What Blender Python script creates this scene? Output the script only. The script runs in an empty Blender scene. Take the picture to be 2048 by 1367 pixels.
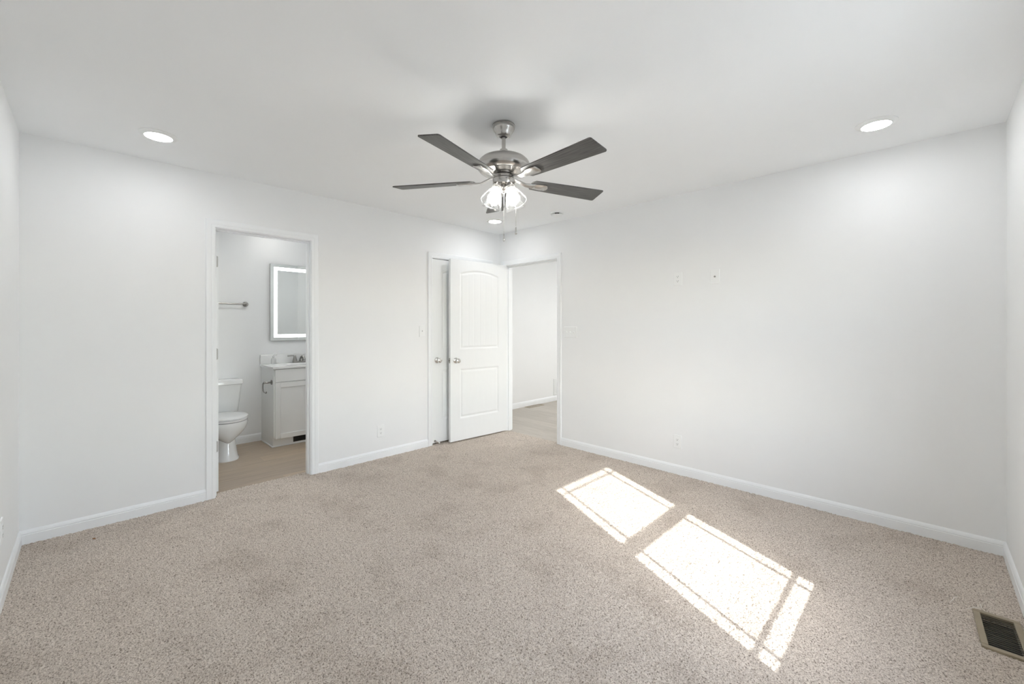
import bpy, bmesh, math, random
import numpy as np
from mathutils import Vector, Matrix

# ------------------------------------------------------------------ scene, camera, light
S = bpy.context.scene
COL = S.collection
random.seed(7)
PI = math.pi

H = 2.44                      # ceiling height
W, L = 4.13, 3.915            # bedroom: x 0..W, y -L..0
S.view_settings.view_transform = 'Standard'
S.view_settings.look = 'None'
S.view_settings.exposure = 0.40
S.view_settings.gamma = 1.0
S.view_settings.use_curve_mapping = False

LENS_PX, HORIZON = 836.73, 651.65
CAM = Vector((3.8081, -3.6238, 1.2930)); YAW = 2.35064
cd = bpy.data.cameras.new('camera'); cam = bpy.data.objects.new('camera', cd); COL.objects.link(cam)
cd.sensor_fit = 'HORIZONTAL'; cd.sensor_width = 36.0
cd.lens = 36.0*LENS_PX/2048.0
cd.shift_y = (HORIZON-683.5)/2048.0
cd.clip_start = 0.02
cam.location = CAM; cam.rotation_euler = (PI/2, 0, YAW-PI/2)
S.camera = cam

# sky seen through the window
SKY_STRENGTH = 1.85
wd = bpy.data.worlds.new('sky'); S.world = wd; wd.use_nodes = True
nt = wd.node_tree; nt.nodes.clear()
sky = nt.nodes.new('ShaderNodeTexSky'); sky.sky_type = 'NISHITA'; sky.sun_disc = False
sky.sun_elevation = math.radians(36); sky.sun_rotation = math.radians(115)
hs = nt.nodes.new('ShaderNodeHueSaturation'); hs.inputs['Saturation'].default_value = 0.5
bg = nt.nodes.new('ShaderNodeBackground'); bg.inputs['Strength'].default_value = SKY_STRENGTH
wo = nt.nodes.new('ShaderNodeOutputWorld')
nt.links.new(sky.outputs[0], hs.inputs['Color']); nt.links.new(hs.outputs[0], bg.inputs[0]); nt.links.new(bg.outputs[0], wo.inputs[0])

SUN_DIR = Vector((-1.0, 0.460, -0.798)).normalized()
sl = bpy.data.lights.new('sun', 'SUN'); sl.energy = 8.5; sl.angle = math.radians(0.45); sl.color = (1.0, 0.99, 0.97)
so = bpy.data.objects.new('sun', sl); COL.objects.link(so); so.location = (8, -4, 5)
so.rotation_euler = SUN_DIR.to_track_quat('-Z', 'Y').to_euler()

LED_STRENGTH = 47.0          # recessed downlights
BULB_STRENGTH = 55.0          # fan light bulbs
HALL_FILL = 330.0  # added fill lights of the hall
BATH_STRENGTH = 2.2
BATH_FILL = 90.0  # added fill light of the bathroom
MIRROR_STRENGTH = 6.0

# ------------------------------------------------------------------ materials
MATS = {}
def mat(name, c, rough=0.5, metal=0.0, var=0.03, scale=8.0, bump=0.0, bscale=200.0, spec=0.5, stretch=None, emit=None, estr=0.0, aniso=0.0):
    m = bpy.data.materials.new(name); m.use_nodes = True
    n = m.node_tree.nodes; l = m.node_tree.links
    p = n['Principled BSDF']
    p.inputs['Roughness'].default_value = rough
    p.inputs['Metallic'].default_value = metal
    p.inputs['Specular IOR Level'].default_value = spec
    if aniso: p.inputs['Anisotropic'].default_value = aniso
    tc = n.new('ShaderNodeTexCoord')
    src = tc.outputs['Object']
    if stretch:
        mp = n.new('ShaderNodeMapping'); mp.inputs['Scale'].default_value = stretch
        l.new(src, mp.inputs['Vector']); src = mp.outputs[0]
    nz = n.new('ShaderNodeTexNoise'); nz.inputs['Scale'].default_value = scale; nz.inputs['Detail'].default_value = 4
    l.new(src, nz.inputs['Vector'])
    rp = n.new('ShaderNodeValToRGB')
    rp.color_ramp.elements[0].position = 0.3; rp.color_ramp.elements[1].position = 0.7
    rp.color_ramp.elements[0].color = (*[max(0, x*(1-var)) for x in c], 1)
    rp.color_ramp.elements[1].color = (*[min(1, x*(1+var)) for x in c], 1)
    l.new(nz.outputs['Fac'], rp.inputs['Fac']); l.new(rp.outputs[0], p.inputs['Base Color'])
    if bump:
        n2 = n.new('ShaderNodeTexNoise'); n2.inputs['Scale'].default_value = bscale; n2.inputs['Detail'].default_value = 3
        l.new(src, n2.inputs['Vector'])
        b = n.new('ShaderNodeBump'); b.inputs['Strength'].default_value = bump; b.inputs['Distance'].default_value = 0.002
        l.new(n2.outputs['Fac'], b.inputs['Height']); l.new(b.outputs[0], p.inputs['Normal'])
    if emit:
        p.inputs['Emission Color'].default_value = (*emit, 1); p.inputs['Emission Strength'].default_value = estr
    MATS[name] = m
    return m

M_wall = mat('wall_paint', (0.880, 0.891, 0.896), 0.62, var=0.006, scale=3, bump=0.06, bscale=260)
M_ceil = mat('ceiling_paint', (0.922, 0.940, 0.955), 0.8, var=0.005, scale=3, bump=0.08, bscale=220)
M_trim = mat('trim_paint', (0.895, 0.915, 0.93), 0.35, var=0.006, scale=6)
M_door = mat('door_paint', (0.885, 0.905, 0.91), 0.38, var=0.006, scale=5, bump=0.03, bscale=300, stretch=(6, 6, 1))
M_plate = mat('plate_plastic', (0.885, 0.90, 0.90), 0.3, var=0.005, scale=20)
M_slot = mat('dark_slot', (0.09, 0.09, 0.085), 0.6, var=0.1)
M_nickel = mat('brushed_nickel', (0.50, 0.485, 0.465), 0.25, 1.0, var=0.05, scale=14, stretch=(1, 1, 30), aniso=0.5)
M_nickel_dark = mat('satin_nickel_dark', (0.36, 0.35, 0.335), 0.28, 1.0, var=0.06, scale=30)
M_hinge = mat('satin_hinge', (0.50, 0.50, 0.49), 0.55, 0.6, var=0.03, scale=20)
M_black = mat('black_gap', (0.02, 0.02, 0.02), 0.6, var=0.1)
M_chrome = mat('polished_knob', (0.68, 0.67, 0.65), 0.16, 1.0, var=0.03, scale=20)
M_cab = mat('cabinet_paint', (0.86, 0.872, 0.87), 0.42, var=0.01, scale=6)
M_marble = mat('cultured_marble', (0.86, 0.865, 0.86), 0.12, var=0.012, scale=5)
M_ceramic = mat('ceramic', (0.83, 0.84, 0.84), 0.06, var=0.004, scale=5, spec=0.6)
M_bottle = mat('translucent_plastic', (0.84, 0.85, 0.845), 0.25, var=0.01, scale=20)
M_tan = mat('tan_metal', (0.33, 0.275, 0.195), 0.45, 0.1, var=0.05, scale=18)
M_tan_slat = mat('tan_metal_slat', (0.20, 0.175, 0.135), 0.45, 0.25, var=0.05, scale=18)
M_brown_vent = mat('brown_metal', (0.035, 0.031, 0.026), 0.5, 0.1, var=0.08, scale=18)
M_alu = mat('aluminium_edge', (0.62, 0.63, 0.63), 0.3, 1.0, var=0.02, scale=20)
M_thread = mat('white_thread', (0.88, 0.86, 0.82), 0.8, var=0.02, scale=50)
M_chip = mat('brown_chip', (0.28, 0.13, 0.06), 0.8, var=0.1, scale=60)
M_rubber = mat('white_rubber', (0.75, 0.75, 0.73), 0.6, var=0.02)
M_ground = mat('concrete_ground', (0.42, 0.42, 0.40), 0.9, var=0.1, scale=2)
M_mirror = mat('mirror_glass', (0.86, 0.88, 0.87), 0.015, 1.0, var=0.002, scale=2)
M_led = mat('led_lens', (0.9, 0.9, 0.9), 0.5, emit=(0.985, 0.99, 1.0), estr=LED_STRENGTH)
M_bathfill = mat('bath_fill_lens', (0.9, 0.9, 0.9), 0.5, emit=(1.0, 0.985, 0.955), estr=BATH_FILL)
M_hallfill = mat('hall_fill_lens', (0.9, 0.9, 0.9), 0.5, emit=(1.0, 0.99, 0.97), estr=HALL_FILL)
M_bath = mat('bath_lens', (0.9, 0.9, 0.9), 0.5, emit=(1.0, 0.97, 0.92), estr=BATH_STRENGTH)
M_bulb = mat('bulb_glass', (0.9, 0.9, 0.9), 0.5, emit=(1.0, 0.97, 0.92), estr=BULB_STRENGTH)
M_strip = mat('led_strip', (0.9, 0.9, 0.9), 0.5, emit=(0.98, 1.0, 1.0), estr=MIRROR_STRENGTH)

def glass_mat(name, tint, gl=0.06, rim=0.6, haze=0.0):
    m = bpy.data.materials.new(name); m.use_nodes = True
    n = m.node_tree.nodes; l = m.node_tree.links; n.clear()
    out = n.new('ShaderNodeOutputMaterial'); mx = n.new('ShaderNodeMixShader')
    tr = n.new('ShaderNodeBsdfTransparent'); gs = n.new('ShaderNodeBsdfGlossy')
    nz = n.new('ShaderNodeTexNoise'); nz.inputs['Scale'].default_value = 6
    rp = n.new('ShaderNodeValToRGB')
    rp.color_ramp.elements[0].color = (*[x*0.99 for x in tint], 1); rp.color_ramp.elements[1].color = (*tint, 1)
    l.new(nz.outputs['Fac'], rp.inputs['Fac']); l.new(rp.outputs[0], tr.inputs['Color'])
    gs.inputs['Roughness'].default_value = 0.03
    lw = n.new('ShaderNodeLayerWeight'); lw.inputs['Blend'].default_value = 0.25
    mr = n.new('ShaderNodeMapRange'); mr.inputs['To Min'].default_value = gl; mr.inputs['To Max'].default_value = rim
    l.new(lw.outputs['Facing'], mr.inputs['Value']); l.new(mr.outputs[0], mx.inputs['Fac'])
    src = tr.outputs[0]
    if haze:
        tl = n.new('ShaderNodeBsdfTranslucent'); tl.inputs['Color'].default_value = (0.95, 0.95, 0.95, 1)
        m2 = n.new('ShaderNodeMixShader'); m2.inputs['Fac'].default_value = haze
        l.new(tr.outputs[0], m2.inputs[1]); l.new(tl.outputs[0], m2.inputs[2]); src = m2.outputs[0]
    l.new(src, mx.inputs[1]); l.new(gs.outputs[0], mx.inputs[2]); l.new(mx.outputs[0], out.inputs['Surface'])
    return m
M_clearbottle = glass_mat('clear_bottle_plastic', (0.96, 0.965, 0.96), 0.06, 0.35, 0.30)
M_shade = glass_mat('clear_shade_glass', (0.97, 0.975, 0.975), 0.05, 0.55, 0.02)
M_pane = glass_mat('window_glass', (0.96, 0.97, 0.965), 0.04, 0.5)

def carpet_mat():
    m = bpy.data.materials.new('carpet_yarn'); m.use_nodes = True
    n = m.node_tree.nodes; l = m.node_tree.links; p = n['Principled BSDF']
    p.inputs['Roughness'].default_value = 0.95; p.inputs['Specular IOR Level'].default_value = 0.1
    tc = n.new('ShaderNodeTexCoord')
    nz = n.new('ShaderNodeTexNoise'); nz.inputs['Scale'].default_value = 175; nz.inputs['Detail'].default_value = 3; nz.inputs['Roughness'].default_value = 0.65
    l.new(tc.outputs['Object'], nz.inputs['Vector'])
    rp = n.new('ShaderNodeValToRGB'); e = rp.color_ramp.elements
    e[0].position = 0.33; e[0].color = (0.155, 0.124, 0.100, 1)
    e[1].position = 0.62; e[1].color = (0.74, 0.665, 0.592, 1)
    k = e.new(0.45); k.color = (0.51, 0.446, 0.388, 1)
    l.new(nz.outputs['Fac'], rp.inputs['Fac'])
    # trodden patches: the pile leans another way
    n2 = n.new('ShaderNodeTexNoise'); n2.inputs['Scale'].default_value = 3.2; n2.inputs['Detail'].default_value = 4
    l.new(tc.outputs['Object'], n2.inputs['Vector'])
    r2 = n.new('ShaderNodeValToRGB')
    r2.color_ramp.elements[0].position = 0.32; r2.color_ramp.elements[0].color = (0.87, 0.86, 0.85, 1)
    r2.color_ramp.elements[1].position = 0.50; r2.color_ramp.elements[1].color = (1, 1, 1, 1)
    l.new(n2.outputs['Fac'], r2.inputs['Fac'])
    mx = n.new('ShaderNodeMix'); mx.data_type = 'RGBA'; mx.blend_type = 'MULTIPLY'; mx.inputs['Factor'].default_value = 1.0
    l.new(rp.outputs[0], mx.inputs['A']); l.new(r2.outputs[0], mx.inputs['B'])
    l.new(mx.outputs['Result'], p.inputs['Base Color'])
    return m
M_carpet = carpet_mat()

def plank_mat(name, base, dark, along='X', plank=(1.22, 0.18)):
    m = bpy.data.materials.new(name); m.use_nodes = True
    n = m.node_tree.nodes; l = m.node_tree.links; p = n['Principled BSDF']
    p.inputs['Roughness'].default_value = 0.38
    tc = n.new('ShaderNodeTexCoord'); mp = n.new('ShaderNodeMapping')
    if along == 'Y': mp.inputs['Rotation'].default_value = (0, 0, PI/2)
    l.new(tc.outputs['Object'], mp.inputs['Vector'])
    br = n.new('ShaderNodeTexBrick'); br.offset = 0.37
    br.inputs['Scale'].default_value = 1.0; br.inputs['Brick Width'].default_value = plank[0]; br.inputs['Row Height'].default_value = plank[1]
    br.inputs['Mortar Size'].default_value = 0.0012; br.inputs['Mortar'].default_value = (*[x*0.86 for x in dark], 1)
    br.inputs['Color1'].default_value = (*base, 1); br.inputs['Color2'].default_value = (*dark, 1); br.inputs['Bias'].default_value = 0.0
    l.new(mp.outputs[0], br.inputs['Vector'])
    mp2 = n.new('ShaderNodeMapping'); mp2.inputs['Scale'].default_value = (1.5, 22, 1)
    l.new(mp.outputs[0], mp2.inputs['Vector'])
    nz = n.new('ShaderNodeTexNoise'); nz.inputs['Scale'].default_value = 2.2; nz.inputs['Detail'].default_value = 6; nz.inputs['Distortion'].default_value = 0.8
    l.new(mp2.outputs[0], nz.inputs['Vector'])
    rp = n.new('ShaderNodeValToRGB')
    rp.color_ramp.elements[0].position = 0.3; rp.color_ramp.elements[0].color = (0.84, 0.82, 0.80, 1)
    rp.color_ramp.elements[1].position = 0.65; rp.color_ramp.elements[1].color = (1.04, 1.04, 1.04, 1)
    l.new(nz.outputs['Fac'], rp.inputs['Fac'])
    mx = n.new('ShaderNodeMix'); mx.data_type = 'RGBA'; mx.blend_type = 'MULTIPLY'; mx.inputs['Factor'].default_value = 1.0
    l.new(br.outputs['Color'], mx.inputs['A']); l.new(rp.outputs[0], mx.inputs['B']); l.new(mx.outputs['Result'], p.inputs['Base Color'])
    return m
M_oak = plank_mat('oak_plank', (0.53, 0.425, 0.315), (0.42, 0.345, 0.272), 'Y')
M_oak_hall = plank_mat('pale_oak_plank', (0.50, 0.46, 0.41), (0.43, 0.395, 0.35), 'X')

def blade_mat():
    m = bpy.data.materials.new('grey_wood_blade'); m.use_nodes = True
    n = m.node_tree.nodes; l = m.node_tree.links; p = n['Principled BSDF']; p.inputs['Roughness'].default_value = 0.42
    tc = n.new('ShaderNodeTexCoord'); mp = n.new('ShaderNodeMapping'); mp.inputs['Scale'].default_value = (3, 70, 8)
    l.new(tc.outputs['Object'], mp.inputs['Vector'])
    nz = n.new('ShaderNodeTexNoise'); nz.inputs['Scale'].default_value = 2.4; nz.inputs['Detail'].default_value = 7; nz.inputs['Distortion'].default_value = 0.5
    l.new(mp.outputs[0], nz.inputs['Vector'])
    rp = n.new('ShaderNodeValToRGB')
    rp.color_ramp.elements[0].position = 0.32; rp.color_ramp.elements[0].color = (0.048, 0.047, 0.045, 1)
    rp.color_ramp.elements[1].position = 0.68; rp.color_ramp.elements[1].color = (0.125, 0.123, 0.118, 1)
    l.new(nz.outputs['Fac'], rp.inputs['Fac']); l.new(rp.outputs[0], p.inputs['Base Color'])
    return m
M_blade = blade_mat()

# ------------------------------------------------------------------ mesh helpers
def box(bm, x0, x1, y0, y1, z0, z1, M=None):
    v = [Vector((x, y, z)) for z in (z0, z1) for y in (y0, y1) for x in (x0, x1)]
    if M is not None: v = [M @ p for p in v]
    b = [bm.verts.new(p) for p in v]
    for f in ((0, 2, 3, 1), (4, 5, 7, 6), (0, 1, 5, 4), (2, 6, 7, 3), (0, 4, 6, 2), (1, 3, 7, 5)):
        bm.faces.new([b[i] for i in f])

def loft(bm, rings, closed=True, cap0=True, cap1=True, M=None):
    R = []
    for r in rings:
        R.append([bm.verts.new((M @ Vector(p)) if M is not None else Vector(p)) for p in r])
    n = len(R[0])
    for a, b in zip(R, R[1:]):
        for i in range(n if closed else n-1):
            j = (i+1) % n
            bm.faces.new((a[i], a[j], b[j], b[i]))
    if cap0: bm.faces.new(list(reversed(R[0])))
    if cap1: bm.faces.new(R[-1])
    return R

def lathe(bm, prof, n=32, M=None, cap=True):
    rings = [[(r*math.cos(2*PI*i/n), r*math.sin(2*PI*i/n), z) for i in range(n)] for r, z in prof]
    loft(bm, rings, True, cap, cap, M)

def tube(bm, pts, rad, n=12, cap=True):
    pts = [Vector(p) for p in pts]
    rs = rad if isinstance(rad, (list, tuple)) else [rad]*len(pts)
    rings = []; up = None
    for i, p in enumerate(pts):
        t = (pts[min(i+1, len(pts)-1)]-pts[max(i-1, 0)]).normalized()
        if up is None:
            up = Vector((0, 0, 1)) if abs(t.z) < 0.9 else Vector((1, 0, 0))
        s = t.cross(up).normalized(); up = s.cross(t).normalized()
        rings.append([p+s*math.cos(2*PI*k/n)*rs[i]+up*math.sin(2*PI*k/n)*rs[i] for k in range(n)])
    loft(bm, rings, True, cap, cap)

def extr(bm, outline, z0, z1, M=None):
    loft(bm, [[(x, y, z0) for x, y in outline], [(x, y, z1) for x, y in outline]], M=M)

def rrect(x0, x1, y0, y1, r, n=5):
    o = []
    for cx, cy, a in ((x1-r, y1-r, 0), (x0+r, y1-r, 90), (x0+r, y0+r, 180), (x1-r, y0+r, 270)):
        for k in range(n+1):
            t = math.radians(a+90*k/n); o.append((cx+r*math.cos(t), cy+r*math.sin(t)))
    return o

def BM(): return bmesh.new()

def obj(name, bm, m, parent=None, bevel=0.0, loc=None, rot=None, angle=32, smooth=True, seg=2):
    bmesh.ops.recalc_face_normals(bm, faces=bm.faces[:])
    me = bpy.data.meshes.new(name); bm.to_mesh(me); bm.free()
    if smooth:
        me.polygons.foreach_set('use_smooth', [True]*len(me.polygons))
        me.set_sharp_from_angle(angle=math.radians(angle))
    me.materials.append(m)
    o = bpy.data.objects.new(name, me); COL.objects.link(o)
    if parent is not None: o.parent = parent
    if loc is not None: o.location = loc
    if rot is not None: o.rotation_euler = rot
    if bevel:
        b = o.modifiers.new('bevel', 'BEVEL'); b.width = bevel; b.segments = seg; b.limit_method = 'ANGLE'; b.angle_limit = math.radians(40)
        b.harden_normals = False
    return o

def thing(name, label, cat, loc=(0, 0, 0), rot=(0, 0, 0), group=None):
    o = bpy.data.objects.new(name, None); COL.objects.link(o)
    o.empty_display_size = 0.05
    o.location = loc; o.rotation_euler = rot
    o['label'] = label; o['category'] = cat
    if group: o['group'] = group
    return o

def tag(o, label, cat, group=None):
    o['label'] = label; o['category'] = cat
    if group: o['group'] = group
    return o

def struct(name, bm, m, label=None, cat=None, parent=None, bevel=0.0, **k):
    o = obj(name, bm, m, parent, bevel, **k)
    o['kind'] = 'structure'
    if label: o['label'] = label
    if cat: o['category'] = cat
    return o

def dup(root, loc, rot, label, group=None):
    r = root.copy(); COL.objects.link(r); r.location = loc; r.rotation_euler = rot; r['label'] = label
    if group: r['group'] = group
    for ch in list(root.children):
        c = ch.copy(); COL.objects.link(c); c.parent = r
        for g in list(ch.children):
            d = g.copy(); COL.objects.link(d); d.parent = c
    return r

RZ = lambda d: (0, 0, math.radians(d))

# ------------------------------------------------------------------ the shell
T = 0.115
BX = -1.575                       # bathroom far wall
HX = -0.785                       # hall far wall
BH = 2.40                         # bathroom ceiling
# door openings (finished)
BATH0, BATH1 = -2.950, -2.268
CL0, CL1 = -1.000, -0.187
HL0, HL1 = 0.115, 0.922
DH = 2.030; JB = 0.019

bm = BM()
y0, y1 = -L-0.115, T
seg = [(y0, BATH0-JB), (BATH1+JB, CL0-JB), (CL1+JB, y1)]
for a, b in seg: box(bm, -T, 0, a, b, -0.03, H)
box(bm, -T, 0, BATH0-JB, BATH1+JB, DH+JB, H); box(bm, -T, 0, CL0-JB, CL1+JB, DH+JB, H)
struct('wall_left', bm, M_wall, 'plain white bedroom wall with the bathroom and closet doorways', 'wall')
bm = BM()
box(bm, HX-T, -T, 0.0, T, -0.03, H)
box(bm, 0, HL0-JB, 0, T, -0.03, H); box(bm, HL1+JB, W+0.15, 0, T, -0.03, H); box(bm, HL0-JB, HL1+JB, 0, T, DH+JB, H)
struct('wall_back', bm, M_wall, 'long plain white bedroom wall right of the hall doorway', 'wall')
# window wall
WY0, WY1, WZ0, WZ1 = -2.245, -1.355, 0.540, 2.055
bm = BM()
WT = 0.15
box(bm, W, W+WT, -L-T, WY0, -0.03, H); box(bm, W, W+WT, WY1, 0, -0.03, H)
box(bm, W, W+WT, WY0, WY1, -0.03, WZ0); box(bm, W, W+WT, WY0, WY1, WZ1, H)
struct('wall_right', bm, M_wall, 'white bedroom wall at the right edge of the picture, with the window', 'wall')
bm = BM(); box(bm, 0, W, -L-T, -L, -0.03, H)
struct('wall_front', bm, M_wall, 'white bedroom wall at the left edge of the picture', 'wall')
bm = BM(); box(bm, -1.9, W+WT, -L-T-0.2, 3.2, H, H+0.12)
struct('ceiling', bm, M_ceil, 'plain white bedroom ceiling', 'ceiling')

# bathroom shell
BY0, BY1 = -3.80, -1.40
bm = BM(); box(bm, BX-T, BX, BY0-T, BY1+T, -0.03, H); struct('wall_bathroom_back', bm, M_wall, 'white bathroom wall behind the toilet and mirror', 'wall')
bm = BM(); box(bm, BX, -T, BY0-T, BY0, -0.03, H); struct('wall_bathroom_left', bm, M_wall)
bm = BM(); box(bm, BX, -T, BY1, BY1+T, -0.03, H); struct('wall_bathroom_right', bm, M_wall)
bm = BM(); box(bm, BX, -T, BY0, BY1, BH, H); struct('ceiling_bathroom', bm, M_ceil)
bm = BM(); box(bm, BX-T, -0.10, BY0-T, BY1+T, -0.06, -0.006); struct('floor_bathroom', bm, M_oak, 'light brown oak plank bathroom floor', 'floor')
# closet behind the second door
bm = BM(); box(bm, -0.72, -0.70, BY1+T, 0, -0.03, H); struct('wall_closet', bm, M_wall)
bm = BM(); box(bm, -0.70, -0.02, BY1+T, 0, -0.06, -0.008); struct('floor_closet', bm, M_carpet)
# hall shell
bm = BM(); box(bm, HX-T, HX, T, 3.2, -0.03, H); struct('wall_hall_left', bm, M_wall, 'white hall wall seen through the open doorway', 'wall')
bm = BM(); box(bm, HX, 2.4, 3.1, 3.2, -0.03, H); struct('wall_hall_back', bm, M_wall)
bm = BM(); box(bm, 2.4, 2.5, T, 3.2, -0.03, H); struct('wall_hall_right', bm, M_wall)
bm = BM(); box(bm, HX-T, 2.5, 0.035, 3.2, -0.06, -0.006); struct('floor_hall', bm, M_oak_hall, 'pale grey oak plank hall floor', 'floor')
# outdoors
bm = BM(); box(bm, W+WT+0.02, 40, -30, 25, -0.65, -0.6); struct('ground', bm, M_ground)

# bedroom floor: cut pile carpet as real tufts
def carpet():
    step = 0.0058
    xs0, xs1, ys0, ys1 = -0.10, W+0.001, -L-0.001, 0.037
    nx = int((xs1-xs0)/step); ny = int((ys1-ys0)/step)
    rng = np.random.default_rng(3)
    X, Y = np.meshgrid(np.linspace(xs0, xs1, nx), np.linspace(ys0, ys1, ny), indexing='ij')
    Z = rng.uniform(-0.0075, 0.0045, X.shape)
    Zs = Z.copy(); Zs[1:-1, 1:-1] = 0.62*Z[1:-1, 1:-1]+0.095*(Z[:-2, 1:-1]+Z[2:, 1:-1]+Z[1:-1, :-2]+Z[1:-1, 2:])
    X = X+rng.uniform(-0.3, 0.3, X.shape)*step; Y = Y+rng.uniform(-0.3, 0.3, X.shape)*step
    # carpet stops at the closet side and thresholds, except inside the door openings
    out = (X < 0.0) & ~(((Y > BATH0) & (Y < BATH1)) | ((Y > CL0) & (Y < CL1)))
    out |= (Y > 0.0) & ~((X > HL0) & (X < HL1))
    X = np.clip(X, xs0, xs1); Y = np.clip(Y, ys0, ys1)
    Zs = np.where(out, -0.02, Zs)
    Zs = np.where((X > 3.975) & (X < 4.094) & (Y > -1.079) & (Y < -0.789), -0.036, Zs)     # cut out over the duct of the floor register
    co = np.stack([X, Y, Zs], -1).reshape(-1, 3).astype(np.float32)
    idx = np.arange(nx*ny).reshape(nx, ny)
    q = np.stack([idx[:-1, :-1], idx[1:, :-1], idx[1:, 1:], idx[:-1, 1:]], -1).reshape(-1, 4)
    me = bpy.data.meshes.new('floor')
    me.vertices.add(len(co)); me.vertices.foreach_set('co', co.ravel())
    me.loops.add(q.size); me.loops.foreach_set('vertex_index', q.ravel().astype(np.int32))
    me.polygons.add(len(q)); me.polygons.foreach_set('loop_start', (np.arange(len(q))*4).astype(np.int32))
    me.polygons.foreach_set('loop_total', np.full(len(q), 4, np.int32))
    me.update(calc_edges=True); me.validate()
    me.polygons.foreach_set('use_smooth', [True]*len(me.polygons))
    me.materials.append(M_carpet)
    o = bpy.data.objects.new('floor', me); COL.objects.link(o)
    o['kind'] = 'structure'; o['label'] = 'taupe cut pile bedroom carpet'; o['category'] = 'carpet'
carpet()
bm = BM(); box(bm, -0.10, W+WT, -L-T, 0.035, -0.06, -0.03); struct('floor_slab', bm, M_ground)

# ------------------------------------------------------------------ trim
CAS = [(0, 0), (0, .009), (.004, .011), (.018, .0125), (.022, .0100), (.026, .0125), (.045, .016), (.053, .017), (.057, .015), (.057, 0)]
def fmat(o, u, d):
    u = Vector(u); d = Vector(d)
    return Matrix(((u.x, d.x, 0, o[0]), (u.y, d.y, 0, o[1]), (u.z, d.z, 1, o[2]), (0, 0, 0, 1)))

def casing(M, w, h, d, sgn, name, z0=0.0, label=None, right_clip=None):
    """mitred casing round an opening 0..w, top h, on the face at depth d, standing out to sgn"""
    bm = BM(); rv = 0.006
    nodes = []
    for k in range(4):
        ring = []
        for u, t in CAS:
            uu = u+rv
            x = -uu if k < 2 else w+uu
            z = z0 if k in (0, 3) else h+uu
            ring.append((x, d+sgn*t, z))
        nodes.append(ring)
    loft(bm, nodes, True, True, True, M)
    return struct(name, bm, M_trim, label, 'door casing' if label else None)

def jamb(M, w, h, name, stop0, stop1, z0=-0.008, label=None):
    bm = BM(); j = JB
    box(bm, -j, 0, 0, T, z0, h+j, M); box(bm, w, w+j, 0, T, z0, h+j, M); box(bm, 0, w, 0, T, h, h+j, M)
    s = 0.011
    box(bm, 0, s, stop0, stop1, z0, h, M); box(bm, w-s, w, stop0, stop1, z0, h, M); box(bm, s, w-s, stop0, stop1, h-s, h, M)
    return struct(name, bm, M_trim, label, 'door frame' if label else None, bevel=0.0012)

MB_ = fmat((0, BATH0, 0), (0, 1, 0), (-1, 0, 0)); WB = BATH1-BATH0
MC_ = fmat((0, CL0, 0), (0, 1, 0), (-1, 0, 0)); WC = CL1-CL0
MH_ = fmat((HL0, 0, 0), (1, 0, 0), (0, 1, 0)); WH = HL1-HL0
casing(MB_, WB, DH, 0, -1, 'trim_1', label='white casing round the bathroom doorway')
casing(MB_, WB, DH, T, 1, 'trim_2')
casing(MC_, WC, DH, 0, -1, 'trim_3', label='white casing round the closet door')
casing(MH_, WH, DH, 0, -1, 'trim_4', label='white casing round the hall doorway')
casing(MH_, WH, DH, T, 1, 'trim_5')
jb = jamb(MB_, WB, DH, 'trim_6', 0.040, 0.075, label='white frame of the bathroom doorway')
jamb(MC_, WC, DH, 'trim_7', 0.042, 0.075)
jh = jamb(MH_, WH, DH, 'trim_8', 0.040, 0.075, label='white frame of the hall doorway')
# hinge leaves on the bathroom jamb (left side)
def hinge(parent, M, z, d0, d1, u=0.0, sgn=1, m=M_hinge, name='hinge'):
    bm = BM(); ol = rrect(d0, d1, z-0.044, z+0.044, 0.010)
    A = M @ Matrix(((0, 0, sgn, u), (1, 0, 0, 0), (0, 1, 0, 0), (0, 0, 0, 1)))
    extr(bm, ol, -0.002, 0.0016, A)
    h = obj(name, bm, m, parent)
    bm = BM()
    for zz in (z-0.03, z, z+0.03):
        lathe(bm, [(0.0035, 0.0012), (0.0035, 0.0022)], 12, A @ Matrix.Translation(((d0+d1)/2+(0.006 if abs(zz-z) < .01 else -0.004), zz, 0)))
    obj('screw', bm, M_nickel_dark, h)
# strike plate on the hall jamb
bm = BM(); A = MH_ @ Matrix(((0, 0, -1, WH), (1, 0, 0, 0), (0, 1, 0, 0), (0, 0, 0, 1)))
extr(bm, rrect(0.004, 0.036, 0.875, 0.935, 0.004), -0.002, 0.002, A); obj('strike_plate', bm, M_nickel_dark, jh)

BASE = [(0, -0.02), (.0125, -0.02), (.0125, .052), (.0095, .056), (.0118, .060), (.0095, .069), (.0050, .078), (.0015, .081), (0, .081)]
def baseboard(name, a, b, nrm, label=None, dz=0.0):
    """run from a to b (xy) standing out along nrm"""
    a = Vector((*a, 0)); b = Vector((*b, 0)); n = Vector((*nrm, 0))
    bm = BM()
    loft(bm, [[p+n*t+Vector((0, 0, z+dz)) for t, z in BASE] for p in (a, b)])
    return struct(name, bm, M_trim, label, 'baseboard' if label else None)
CO = 0.063
baseboard('baseboard_left', (0, -L), (0, BATH0-CO), (1, 0), 'white baseboard left of the bathroom doorway')
baseboard('baseboard_left_middle', (0, BATH1+CO), (0, CL0-CO), (1, 0), 'white baseboard between the bathroom and closet doorways')
baseboard('baseboard_left_corner', (0, CL1+CO), (0, 0), (1, 0))
baseboard('baseboard_back', (HL1+CO, 0), (W, 0), (0, -1), 'white baseboard under the long plain wall')
baseboard('baseboard_right', (W, -L), (W, 0), (-1, 0), 'white baseboard at the right edge of the picture')
baseboard('baseboard_front', (0, -L), (W, -L), (0, 1), 'white baseboard at the left edge of the picture')
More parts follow.
